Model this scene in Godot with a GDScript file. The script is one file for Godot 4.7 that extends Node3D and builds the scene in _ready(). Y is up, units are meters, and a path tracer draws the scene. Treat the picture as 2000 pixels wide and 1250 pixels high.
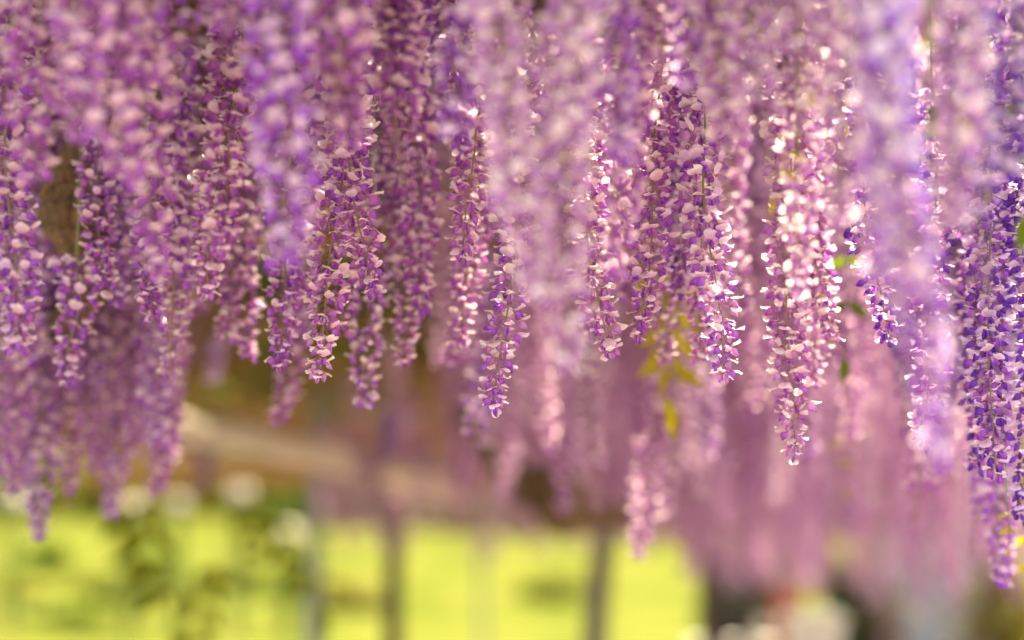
extends Node3D
# Wisteria racemes hanging from a timber pergola, lawn and shrubs beyond.

const CAM := Vector3(0.0, 1.5, 0.0)
const PITCH := 7.67
const FPX := 3080.0          # focal length in pixels of a 2000 px wide frame
const ROOF := 2.38           # underside of the pergola

var taken := {}
var mats := {}
var flower_sets := []        # [tint][shape] -> {whole, calyx, standard, keel}
var bud_meshes := []
var thick_racemes := []      # [tint] -> [meshes] joined racemes 0.55 m long
var far_racemes := []
var rng := RandomNumberGenerator.new()

func at(px: float, py: float, d: float) -> Vector3:
	var b := Basis(Vector3.RIGHT, deg_to_rad(PITCH))
	return CAM + b * Vector3((px - 1000.0) / FPX * d, (625.0 - py) / FPX * d, -d)

func numbered(n: String) -> String:
	if not taken.has(n):
		taken[n] = 0
		return n
	taken[n] += 1
	return "%s_%03d" % [n, taken[n]]

func thing(called: String, label: String, category: String, where := Vector3.ZERO, turn := 0.0, group := "") -> Node3D:
	var o := Node3D.new()
	o.name = numbered(called)
	o.position = where
	o.rotation.y = turn
	o.set_meta("label", label)
	o.set_meta("category", category)
	if group:
		o.set_meta("group", group)
	add_child(o)
	return o

func part(called: String, m: Mesh, mat: Material, parent: Node3D, xf := Transform3D()) -> MeshInstance3D:
	var o := MeshInstance3D.new()
	o.name = called
	o.mesh = m
	if mat:
		o.material_override = mat
	o.transform = xf
	parent.add_child(o, true)
	return o

func solo(called: String, m: Mesh, mat: Material, label: String, category: String, xf := Transform3D(), group := "", kind := "") -> MeshInstance3D:
	var o := MeshInstance3D.new()
	o.name = numbered(called)
	o.mesh = m
	o.material_override = mat
	o.transform = xf
	if label: o.set_meta("label", label)
	if category: o.set_meta("category", category)
	if group: o.set_meta("group", group)
	if kind: o.set_meta("kind", kind)
	add_child(o)
	return o

# ---------- materials ----------
func noise_tex(freq: float, colors: Array, seed_: int, size := 512, oct := 5) -> NoiseTexture2D:
	var n := FastNoiseLite.new()
	n.seed = seed_
	n.noise_type = FastNoiseLite.TYPE_SIMPLEX_SMOOTH
	n.frequency = freq
	n.fractal_octaves = oct
	var g := Gradient.new()
	var offs := PackedFloat32Array()
	var cols := PackedColorArray()
	for i in colors.size():
		offs.append(float(i) / (colors.size() - 1))
		cols.append(colors[i])
	g.offsets = offs
	g.colors = cols
	var t := NoiseTexture2D.new()
	t.width = size
	t.height = size
	t.seamless = true
	t.noise = n
	t.color_ramp = g
	return t

func lin(r: float, g: float, b: float) -> Color:
	return Color(r, g, b).linear_to_srgb()

func vcol_mat(rough: float, back: float, spec := 0.5) -> StandardMaterial3D:
	var m := StandardMaterial3D.new()
	m.vertex_color_use_as_albedo = true
	m.roughness = rough
	m.metallic_specular = spec
	m.cull_mode = BaseMaterial3D.CULL_DISABLED
	if back > 0.0:
		m.backlight_enabled = true
		m.backlight = Color(back, back, back)
	return m

func wood_mat(a: Color, b: Color, c: Color, sc: Vector3, seed_: int) -> StandardMaterial3D:
	var m := StandardMaterial3D.new()
	m.albedo_texture = noise_tex(0.012, [a, b, c, b], seed_)
	m.heightmap_enabled = true
	m.heightmap_texture = noise_tex(0.03, [Color.BLACK, Color.WHITE], seed_ + 1)
	m.heightmap_scale = 0.5
	m.uv1_triplanar = true
	m.uv1_scale = sc
	m.roughness = 0.85
	return m

# ---------- mesh helpers ----------
func grid_mesh(st: SurfaceTool, nu: int, nv: int, f: Callable, smooth := 1):
	st.set_smooth_group(smooth)
	for j in nv:
		for i in nu:
			var q := [f.call(i, j), f.call(i + 1, j), f.call(i + 1, j + 1), f.call(i, j + 1)]
			for k in [0, 1, 2, 0, 2, 3]:
				st.set_color(q[k][1])
				st.add_vertex(q[k][0])

func begin() -> SurfaceTool:
	var st := SurfaceTool.new()
	st.begin(Mesh.PRIMITIVE_TRIANGLES)
	return st

func done(st: SurfaceTool) -> ArrayMesh:
	st.generate_normals()
	st.index()
	return st.commit()

func tube(st: SurfaceTool, pts: Array, radii: Array, sides: int, col: Callable):
	var n := pts.size()
	var frames := []
	for i in n:
		var a: Vector3 = pts[maxi(i - 1, 0)]
		var b: Vector3 = pts[mini(i + 1, n - 1)]
		var d := (b - a).normalized()
		var side := d.cross(Vector3(0.31, 0.2, 0.93)).normalized()
		frames.append([side, d.cross(side).normalized()])
	grid_mesh(st, sides, n - 1, func(i: int, j: int):
		var w := TAU * i / sides
		var p: Vector3 = pts[j]
		var r: float = radii[j]
		return [p + (frames[j][0] * cos(w) + frames[j][1] * sin(w)) * r, col.call(float(j) / (n - 1))])

func box(st: SurfaceTool, c: Vector3, s: Vector3, bev := 0.006):
	# a chamfered box
	var h := s / 2.0
	var b := minf(bev, minf(h.x, minf(h.y, h.z)) * 0.4)
	st.set_smooth_group(-1)
	st.set_color(Color.WHITE)
	var P := func(x, y, z): return c + Vector3(x, y, z)
	var quad := func(a, b2, c2, d, out: Vector3):
		var nn: Vector3 = (c2 - a).cross(b2 - a)
		var o := [a, b2, c2, d] if nn.dot(out) > 0 else [a, d, c2, b2]
		for k in [0, 1, 2, 0, 2, 3]:
			st.add_vertex(o[k])
	var ax := [Vector3.RIGHT, Vector3.UP, Vector3.BACK]
	for k in 3:
		var u: Vector3 = ax[k]
		var v: Vector3 = ax[(k + 1) % 3]
		var w: Vector3 = ax[(k + 2) % 3]
		var hu := h.dot(u)
		var hv := h.dot(v)
		var hw := h.dot(w)
		for s1 in [-1, 1]:
			quad.call(c + u * hu * s1 + v * (hv - b) + w * (hw - b), c + u * hu * s1 - v * (hv - b) + w * (hw - b), c + u * hu * s1 - v * (hv - b) - w * (hw - b), c + u * hu * s1 + v * (hv - b) - w * (hw - b), u * s1)
			for s2 in [-1, 1]:
				quad.call(c + u * hu * s1 + v * (hv - b) * s2 + w * (hw - b), c + u * (hu - b) * s1 + v * hv * s2 + w * (hw - b), c + u * (hu - b) * s1 + v * hv * s2 - w * (hw - b), c + u * hu * s1 + v * (hv - b) * s2 - w * (hw - b), u * s1 + v * s2)
				for s3 in [-1, 1]:
					if k == 0:
						var tri := [c + u * hu * s1 + v * (hv - b) * s2 + w * (hw - b) * s3, c + u * (hu - b) * s1 + v * hv * s2 + w * (hw - b) * s3, c + u * (hu - b) * s1 + v * (hv - b) * s2 + w * hw * s3]
						var nn: Vector3 = (tri[2] - tri[0]).cross(tri[1] - tri[0])
						if nn.dot(u * s1 + v * s2 + w * s3) < 0:
							tri = [tri[0], tri[2], tri[1]]
						for t in tri: st.add_vertex(t)

func box_mesh(s: Vector3, bev := 0.006) -> ArrayMesh:
	var st := begin()
	box(st, Vector3.ZERO, s, bev)
	return done(st)

# ---------- the flower ----------
# local axes: +Z away from the stem, +Y up, origin at the calyx
func add_standard(st: SurfaceTool, pitch: float, curl: float, fold: float, ph: float, c_base: Color, c_mid: Color, c_edge: Color, nu: int, nv: int):
	var L := 0.0165
	var W := 0.0092
	var ys := [0.0]
	var zs := [0.0]
	var th := []
	var vs := []
	for j in nv + 1:
		var v := 0.5 - 0.5 * cos(PI * j / nv)
		vs.append(v)
		th.append(pitch + curl * v)
		if j > 0:
			var ds: float = (vs[j] - vs[j - 1]) * L
			var a: float = (th[j] + th[j - 1]) * 0.5
			ys.append(ys[-1] + sin(a) * ds)
			zs.append(zs[-1] + cos(a) * ds)
	grid_mesh(st, nu, nv, func(i: int, j: int):
		var u := 2.0 * i / nu - 1.0
		var e: float = 2.0 * vs[j] - 1.0
		var w: float = W * pow(maxf(0.0, 1.0 - pow(absf(e), 2.3)), 0.55) * (0.72 + 0.28 * smoothstep(-0.8, 0.1, e))
		var nrm := Vector3(0, cos(th[j]), -sin(th[j]))
		var along := Vector3(0, sin(th[j]), cos(th[j]))
		var off: float = -fold * u * u * w + 0.0018 * (1.0 - absf(u)) * (0.4 + vs[j]) * (-1.0 if nu > 3 else 0.0)
		off += 0.0011 * sin(u * 3.4 + ph) * vs[j] * absf(u) + 0.0012 * sin(vs[j] * 6.0 + ph * 2.0) * absf(u) * absf(u) + 0.0022 * sin(ph * 3.1) * u * vs[j]
		var notch: float = -0.0020 * maxf(0.0, 1.0 - absf(u) * 2.2) * smoothstep(0.75, 1.0, vs[j])
		var p: Vector3 = Vector3(u * w, ys[j], zs[j]) + nrm * off + along * notch
		var q := clampf(vs[j] * 1.15 + absf(u) * 0.25, 0.0, 1.0)
		var col := c_base.lerp(c_mid, smoothstep(0.05, 0.4, q)).lerp(c_edge, smoothstep(0.55, 1.1, q))
		return [p, col])

func add_keel(st: SurfaceTool, pitch: float, spread: float, c_wing: Color, c_tip: Color, lo: bool):
	var a := Vector3(0, sin(pitch), cos(pitch))
	var b := Vector3(0, cos(pitch), -sin(pitch))
	var base := Vector3(0, -0.0008, 0.0006)
	var nu := 2 if lo else 4
	var nv := 3 if lo else 5
	for side in [-1.0, 1.0]:
		grid_mesh(st, nu, nv, func(i: int, j: int):
			var t := 2.0 * i / nu - 1.0
			var s := float(j) / nv
			var hw := 0.0046 * pow(sin(PI * pow(s, 0.72)), 0.8) * (1.0 - 0.25 * s) + 0.0002
			var p := base + a * (0.0005 + s * 0.0135) + b * (t * hw + 0.0026 * s * s * s - 0.001 * s)
			p.x += side * (0.0007 + 0.0031 * sin(PI * minf(1.0, s * 0.95 + 0.05)) * (1.0 - 0.75 * t * t) + spread * s * 0.004 * (0.5 - 0.5 * t))
			return [p, c_wing.lerp(c_tip, smoothstep(0.35, 1.0, s))], 2)
	if not lo:
		grid_mesh(st, 6, 4, func(i: int, j: int):
			var w := TAU * i / 6
			var s := float(j) / 4
			var r := sin(PI * clampf(s * 0.97 + 0.02, 0, 1))
			var p := base + a * (0.001 + s * 0.0145) + b * (sin(w) * r * 0.0030 * (1.15 - 0.5 * s) - 0.0012 + 0.0028 * s * s * s) + Vector3(cos(w) * r * 0.0018, 0, 0)
			return [p, c_tip], 3)

func add_calyx(st: SurfaceTool, c: Color, lo: bool):
	var n := 3 if lo else 6
	var rr := [0.0009, 0.0023, 0.0029]
	var zz := [-0.0030, -0.0014, 0.0012]
	if not lo:
		grid_mesh(st, n, 2, func(i: int, j: int):
			var w := TAU * i / n
			var tooth: float = 0.0009 * (i % 2) if j == 2 else 0.0
			return [Vector3(cos(w) * rr[j], sin(w) * rr[j] * 0.9, zz[j] + tooth), c], 4)
	var pts := []
	for k in (3 if lo else 5):
		var s := float(k) / (2 if lo else 4)
		pts.append(Vector3(0, 0.0045 * s * s + 0.0006 * sin(s * PI), -0.0025 - 0.0155 * s))
	tube(st, pts, [0.00048, 0.00045, 0.00045, 0.0005, 0.0006].slice(0, pts.size()), 3, func(_t: float): return c)

const TINTS := [
	# standard base, mid, edge, keel wing, keel tip
	[Color(0.88, 0.74, 0.42), Color(0.85, 0.54, 0.71), Color(0.94, 0.76, 0.82), Color(0.60, 0.22, 0.66), Color(0.40, 0.08, 0.57)],
	[Color(0.88, 0.76, 0.44), Color(0.79, 0.51, 0.78), Color(0.91, 0.74, 0.88), Color(0.53, 0.18, 0.72), Color(0.33, 0.07, 0.62)],
	[Color(0.76, 0.66, 0.48), Color(0.66, 0.46, 0.74), Color(0.80, 0.65, 0.82), Color(0.26, 0.08, 0.56), Color(0.14, 0.03, 0.44)],
	[Color(0.90, 0.80, 0.54), Color(0.91, 0.71, 0.76), Color(0.95, 0.85, 0.84), Color(0.69, 0.37, 0.70), Color(0.52, 0.20, 0.63)],
	[Color(0.86, 0.78, 0.62), Color(0.82, 0.67, 0.88), Color(0.91, 0.82, 0.92), Color(0.56, 0.30, 0.82), Color(0.38, 0.12, 0.78)],
]

func shade(c: Color, k: float) -> Color:
	return Color(clampf(c.r * k, 0, 0.95), clampf(c.g * k, 0, 0.95), clampf(c.b * k, 0, 0.95))

func make_flowers():
	var shapes := [[-0.15, -0.45, 0.2, -1.15, 0.1], [0.25, -0.55, 0.15, -1.0, 0.5], [0.7, -0.4, 0.08, -0.75, 0.8], [0.05, 0.45, 0.34, -1.25, 0.0], [1.15, -0.25, -0.10, -0.55, 0.9], [-0.45, 0.3, 0.28, -1.35, 0.3], [0.4, -0.8, 0.28, -0.95, 0.6], [0.9, -0.9, 0.2, -0.8, 0.4], [-0.05, -0.1, 0.34, -1.1, 0.9]]
	for ti in TINTS.size():
		var row := []
		for si in shapes.size():
			var s = shapes[si]
			var k: float = [1.0, 1.05, 0.92, 1.03, 0.98, 0.86, 0.95, 1.02, 0.9][si]
			var c: Array = TINTS[ti].map(func(x): return shade(x, k))
			var brown := Color(0.30, 0.11, 0.13).lerp(c[3], 0.25)
			var a := begin(); add_standard(a, s[0], s[1], s[2], si * 1.7 + ti, c[0], c[1], c[2], 6, 7)
			var b := begin(); add_keel(b, s[3], s[4], c[3], c[4], false)
			var d := begin(); add_calyx(d, brown, false)
			var e := begin()
			add_standard(e, s[0], s[1], s[2], si * 1.7 + ti, c[0], c[1], c[2], 6, 7); add_keel(e, s[3], s[4], c[3], c[4], false); add_calyx(e, brown, false)
			var f := begin()
			add_standard(f, s[0], s[1], s[2], si * 1.7 + ti, c[0], c[1], c[2], 2, 4); add_keel(f, s[3], s[4], c[3], c[4], true); add_calyx(f, brown, true)
			row.append({"standard": done(a), "keel": done(b), "calyx": done(d), "whole": done(e), "low": done(f)})
		flower_sets.append(row)
		var bs := begin()
		var c2: Array = TINTS[ti]
		grid_mesh(bs, 6, 5, func(i: int, j: int):
			var w := TAU * i / 6
			var sv := float(j) / 5
			var r := 0.0030 * sin(PI * clampf(sv * 0.94 + 0.04, 0, 1)) 
			return [Vector3(cos(w) * r, sin(w) * r - 0.002 * sv, -0.001 + sv * 0.0105), c2[3].lerp(c2[2], 0.35 * sv)])
		add_calyx(bs, Color(0.30, 0.11, 0.13), false)
		bud_meshes.append(done(bs))

# places of the flowers along a stem that hangs from y = 0 down to -length
func stem_point(t: float, length: float, bend: Vector2) -> Vector3:
	return Vector3(bend.x * (t * t) + 0.004 * sin(t * 9.0 + bend.x * 400.0), -t * length, bend.y * t * t + 0.004 * sin(t * 7.0 + bend.y * 300.0))

func layout(r: RandomNumberGenerator, length: float, count: int, bend: Vector2, width := 1.0, buds := 0.0) -> Array:
	var out := []
	var phi := r.randf() * TAU
	for i in count:
		var t := (i + r.randf_range(-0.4, 0.4) + 1.0) / (count + 0.5)
		t = clampf(t, 0.01, 1.0)
		phi += 2.39996 + r.randf_range(-0.35, 0.35)
		var tip := smoothstep(1.0 - 0.09 / length, 1.0, t)
		var s := 0.83 * r.randf_range(0.82, 1.14) * width * (1.0 - 0.10 * tip)
		s *= lerpf(1.20, 0.86, t)
		if r.randf() < 0.05: s *= 1.22
		var is_bud := buds > 0.0 and t > 1.0 - buds
		if is_bud: s *= lerpf(0.95, 0.55, (t - 1.0 + buds) / buds)
		var down := r.randf_range(-0.35, 0.25) + 0.7 * tip
		var radial := Vector3(sin(phi), 0, cos(phi))
		var z := (radial * cos(down) - Vector3.UP * sin(down)).normalized()
		var x := Vector3.UP.cross(z).normalized()
		var y := z.cross(x)
		var b := Basis(x, y, z) * Basis(Vector3.BACK, r.randf_range(-0.35, 0.35)) * Basis(Vector3.UP, r.randf_range(-0.4, 0.4))
		var p := stem_point(t, length, bend) + z * 0.0178 * s * lerpf(1.12, 0.95, t) * (1.0 - 0.25 * tip)
		out.append([Transform3D(b * Basis.from_scale(Vector3(s * r.randf_range(0.82, 1.12), s, s * r.randf_range(0.88, 1.1))), p), is_bud, t])
	return out

func stem_mesh(length: float, bend: Vector2, above: float, sides := 5) -> ArrayMesh:
	var st := begin()
	var pts := [Vector3(0, above, 0)]
	var rad := [0.0021]
	for k in 15:
		var t := k / 14.0
		pts.append(stem_point(t * 0.99, length, bend))
		rad.append(lerpf(0.0017, 0.0007, t))
	tube(st, pts, rad, sides, func(t: float): return Color(0.17, 0.20, 0.045).lerp(Color(0.24, 0.19, 0.06), t))
	return done(st)

func pick(r: RandomNumberGenerator, tip: bool) -> int:
	var k := r.randf()
	if tip:
		return [2, 4, 1, 5, 7, 6, 4, 2][int(k * 8.0) % 8]
	return [0, 7, 1, 1, 3, 2, 5, 6, 2, 7, 8, 4, 4][int(k * 13.0) % 13]

func make_joined():
	var sk := begin()
	tube(sk, [Vector3.ZERO, Vector3(0, 0.5, 0), Vector3(0, 1, 0)], [0.0021, 0.0022, 0.0022], 4, func(_t: float): return Color(0.17, 0.20, 0.045))
	mats_mesh = done(sk)
	var r := RandomNumberGenerator.new()
	r.seed = 77
	for ti in TINTS.size():
		var row := []
		for v in 4:
			var length := 0.62
			var st := begin()
			var bend := Vector2(r.randf_range(-0.055, 0.055), r.randf_range(-0.055, 0.055))
			for f in layout(r, length, 264, bend, r.randf_range(0.98, 1.08), 0.12 if v == 3 else 0.0):
				var tk := 1 if ti == 4 and f[2] > r.randf_range(0.62, 0.9) else 2 if ti == 4 and f[2] > 0.93 else ti
				var m: Mesh = bud_meshes[ti] if f[1] else flower_sets[tk][pick(r, f[2] > 0.9)].whole
				st.append_from(m, 0, f[0])
			row.append({"blossoms": st.commit(), "stem": stem_mesh(length, bend, 0.5), "length": length, "bend": bend})
		thick_racemes.append(row)
		var far := []
		for v in 4:
			var length := 0.95
			var st := begin()
			var bend := Vector2(r.randf_range(-0.05, 0.05), r.randf_range(-0.05, 0.05))
			for f in layout(r, length, 270, bend, 1.12):
				st.append_from(flower_sets[ti][pick(r, f[2] > 0.9)].low, 0, f[0])
			far.append({"blossoms": st.commit(), "stem": stem_mesh(length, bend, 0.5, 3), "length": length, "bend": bend})
		far_racemes.append(far)

var raceme_seed := 100
var mats_mesh: ArrayMesh

# a raceme whose every flower is a part of its own; fine: each flower also has its petals as sub-parts
func detailed_raceme(tip: Vector3, length: float, tint: int, fine: bool, label: String, group: String, width := 1.0, buds := 0.0, tint2 := -1, bend := Vector2(INF, 0)):
	raceme_seed += 1
	var r := RandomNumberGenerator.new()
	r.seed = raceme_seed
	if bend.x == INF:
		bend = Vector2(r.randf_range(-0.035, 0.035), r.randf_range(-0.04, 0.04))
	var top := tip - stem_point(1.0, length, bend)
	var root := thing("wisteria_raceme", label, "wisteria raceme", top, 0.0, group)
	part("stem", stem_mesh(length, bend, maxf(0.05, ROOF - top.y + 0.04)), mats.stem, root)
	var k := 0
	for f in layout(r, length, int(length / 0.00235), bend, width, buds):
		var ti := tint2 if tint2 >= 0 and r.randf() < 0.4 else tint
		var called := "flower" if k == 0 else "flower_%03d" % k
		if f[1]:
			part("bud" if k == 0 else "bud_%03d" % k, bud_meshes[ti], mats.petal, root, f[0])
		else:
			var s: Dictionary = flower_sets[ti][pick(r, f[2] > 0.9)]
			if fine:
				var fl := part(called, s.calyx, mats.stem, root, f[0])
				part("standard_petal", s.standard, mats.petal, fl)
				part("keel", s.keel, mats.petal, fl)
			else:
				part(called, s.whole, mats.petal, root, f[0])
		k += 1

func joined_raceme(tip: Vector3, tint: int, label: String, group: String, far := false, length := 0.0, wide := 1.0):
	raceme_seed += 1
	var r := RandomNumberGenerator.new()
	r.seed = raceme_seed
	var v: Dictionary = far_racemes[tint][r.randi() % 4] if far else thick_racemes[tint][r.randi() % 4]
	var s := 1.0 if length == 0.0 else length / float(v.length)
	var h := r.randf_range(0.92, 1.1) * wide
	var turn := r.randf() * TAU
	var off: Vector3 = Basis(Vector3.UP, turn) * (stem_point(1.0, 0.0, v.bend) * Vector3(h, 1, h))
	var root := thing("wisteria_raceme", label, "wisteria raceme", tip + Vector3(0, v.length * s, 0) - off, turn, group)
	var b := part("blossoms", v.blossoms, mats.petal, root, Transform3D(Basis.from_scale(Vector3(h, s, h)), Vector3.ZERO))
	b.set_meta("kind", "stuff")
	part("stem", v.stem, mats.stem, root, Transform3D(Basis.from_scale(Vector3(1, s, 1)), Vector3.ZERO))
	var gap := ROOF + 0.05 - (root.position.y + 0.49 * s)
	if gap > 0.03:
		part("stalk", mats_mesh, mats.stem, root, Transform3D(Basis.from_scale(Vector3(1, gap, 1)), Vector3(0, 0.49 * s, 0)))

# ---------- leaves ----------
func leaf_mesh(pairs: int, c: Color, c2: Color, seed_: int, big := 1.0) -> ArrayMesh:
	# a pinnate leaf that starts at the origin and runs along +Z, drooping
	var r := RandomNumberGenerator.new()
	r.seed = seed_
	var st := begin()
	var n := pairs * 2 + 1
	var pts := []
	for k in 7:
		var s := k / 6.0
		pts.append(Vector3(0, -0.05 * s * s, 0.24 * s) * big)
	tube(st, pts, [0.0013, 0.0012, 0.0011, 0.001, 0.0009, 0.0008, 0.0006], 3, func(_t: float): return c2)
	for k in n:
		var last := k == n - 1
		var s := 1.0 if last else 0.22 + 0.72 * float(k / 2) / pairs
		var side := 0.0 if last else (1.0 if k % 2 else -1.0)
		var root := Vector3(0, -0.05 * s * s, 0.24 * s) * big
		var out := (Vector3(side * 0.85, r.randf_range(-0.55, 0.05), 0.5 if not last else 1.0)).normalized()
		var across := out.cross(Vector3.UP).normalized()
		var up := across.cross(out)
		var L := r.randf_range(0.055, 0.075) * big
		var W := L * (0.19 if big < 1.3 else 0.28)
		var col := c.lerp(c2, r.randf() * 0.6)
		grid_mesh(st, 2, 4, func(i: int, j: int):
			var u := i - 1.0
			var v := j / 4.0
			var w := W * sin(PI * pow(v, 0.75))
			return [root + out * (L * v) + across * (u * w) + up * (absf(u) * w * 0.35 - 0.25 * L * v * v), col])
	return done(st)

func scatter(called: String, mesh: Mesh, mat: Material, xfs: Array, parent: Node3D) -> MultiMeshInstance3D:
	var mm := MultiMesh.new()
	mm.transform_format = MultiMesh.TRANSFORM_3D
	mm.mesh = mesh
	mm.instance_count = xfs.size()
	for i in xfs.size():
		mm.set_instance_transform(i, xfs[i])
	var o := MultiMeshInstance3D.new()
	o.name = called
	o.multimesh = mm
	o.material_override = mat
	o.set_meta("kind", "stuff")
	parent.add_child(o, true)
	return o

func any_basis(r: RandomNumberGenerator, s: float) -> Basis:
	return (Basis(Vector3.UP, r.randf() * TAU) * Basis(Vector3.RIGHT, r.randf_range(-0.7, 0.9)) * Basis(Vector3.BACK, r.randf_range(-0.6, 0.6))).scaled(Vector3(s, s, s))

# ---------- shrubs and trees far off ----------
func shrub(called: String, label: String, where: Vector3, size: Vector3, leaves: int, leaf: float, c: Color, seed_: int, category := "shrub", group := "") -> Node3D:
	var r := RandomNumberGenerator.new()
	r.seed = seed_
	var root := thing(called, label, category, where, 0.0, group)
	var st := begin()
	var n := 9
	for k in n:
		var a := TAU * k / n + r.randf() * 0.4
		var tipp := Vector3(cos(a) * size.x * 0.32, size.y * r.randf_range(0.55, 0.85), sin(a) * size.z * 0.32)
		tube(st, [Vector3(cos(a) * 0.05, 0, sin(a) * 0.05), tipp * 0.5 + Vector3(0, 0.05, 0), tipp], [0.025, 0.018, 0.006], 5, func(_t: float): return Color(0.10, 0.07, 0.04))
	part("stems", done(st), mats.bark_v, root)
	var ls := begin()
	var lobes := []
	for k in 11:
		lobes.append([Vector3(r.randf_range(-0.34, 0.34) * size.x, size.y * r.randf_range(0.2, 0.8), r.randf_range(-0.34, 0.34) * size.z), r.randf_range(0.18, 0.32), r.randf_range(0.7, 1.25)])
	ls.set_smooth_group(-1)
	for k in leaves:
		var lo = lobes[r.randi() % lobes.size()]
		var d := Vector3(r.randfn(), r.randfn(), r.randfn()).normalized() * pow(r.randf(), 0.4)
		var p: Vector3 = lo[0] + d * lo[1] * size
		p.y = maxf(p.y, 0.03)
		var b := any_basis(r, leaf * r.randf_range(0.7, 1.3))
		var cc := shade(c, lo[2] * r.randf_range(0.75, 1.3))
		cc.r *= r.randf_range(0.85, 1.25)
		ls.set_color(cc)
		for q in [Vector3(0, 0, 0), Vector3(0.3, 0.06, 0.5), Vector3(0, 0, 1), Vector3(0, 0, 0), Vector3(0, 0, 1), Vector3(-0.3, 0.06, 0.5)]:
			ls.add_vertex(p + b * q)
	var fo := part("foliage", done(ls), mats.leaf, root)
	fo.set_meta("kind", "stuff")
	return root

func far_tree(label: String, where: Vector3, h: float, c: Color, seed_: int):
	var r := RandomNumberGenerator.new()
	r.seed = seed_
	var root := thing("broadleaf_tree", label, "tree", where, 0.0, "trees beyond the bank")
	var st := begin()
	tube(st, [Vector3(0, 0, 0), Vector3(0.1, h * 0.3, 0.05), Vector3(0.05, h * 0.6, 0), Vector3(0.1, h * 0.85, 0)], [0.22, 0.17, 0.1, 0.03], 8, func(_t: float): return Color(0.08, 0.055, 0.035))
	for k in 6:
		var a := r.randf() * TAU
		var y0 := h * r.randf_range(0.22, 0.6)
		tube(st, [Vector3(0.08, y0, 0), Vector3(cos(a) * 0.9, y0 + 0.7, sin(a) * 0.9), Vector3(cos(a) * 1.8, y0 + 1.1, sin(a) * 1.8)], [0.08, 0.05, 0.015], 5, func(_t: float): return Color(0.08, 0.055, 0.035))
	part("trunk", done(st), mats.bark_v, root)
	var ls := begin()
	ls.set_smooth_group(-1)
	var lobes := []
	for k in 16:
		var yy := r.randf_range(0.08, 0.92)
		var reach := 2.6 * sin(PI * clampf(yy * 0.8 + 0.16, 0, 1))
		var a := r.randf() * TAU
		lobes.append([Vector3(cos(a) * reach * 0.7, yy * h, sin(a) * reach * 0.7), r.randf_range(0.7, 1.2), r.randf_range(0.75, 1.3)])
	for k in 5200:
		var lo = lobes[r.randi() % lobes.size()]
		var d: Vector3 = Vector3(r.randfn(), r.randfn() * 0.8, r.randfn()).normalized() * pow(r.randf(), 0.4) * lo[1]
		var b := any_basis(r, r.randf_range(0.2, 0.38))
		var cc := shade(c, lo[2] * r.randf_range(0.75, 1.3))
		ls.set_color(cc)
		for q in [Vector3(0, 0, 0), Vector3(0.3, 0.06, 0.5), Vector3(0, 0, 1), Vector3(0, 0, 0), Vector3(0, 0, 1), Vector3(-0.3, 0.06, 0.5)]:
			ls.add_vertex(lo[0] + d + b * q)
	part("crown", done(ls), mats.leaf, root).set_meta("kind", "stuff")

func post(parent: Node3D, called: String, x: float, z: float, y0: float, y1: float, r0: float, mat: Material, lean := Vector2.ZERO):
	var st := begin()
	var pts := []
	var rad := []
	var r := RandomNumberGenerator.new()
	r.seed = int(absf(x * 100) + absf(z * 10))
	for k in 9:
		var t := k / 8.0
		pts.append(Vector3(x + lean.x * t + r.randf_range(-0.012, 0.012), lerpf(y0, y1, t), z + lean.y * t + r.randf_range(-0.012, 0.012)))
		rad.append(r0 * (1.15 - 0.2 * t) * r.randf_range(0.94, 1.06))
	tube(st, pts, rad, 12, func(_t: float): return Color.WHITE)
	part(called, done(st), mat, parent)

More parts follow.
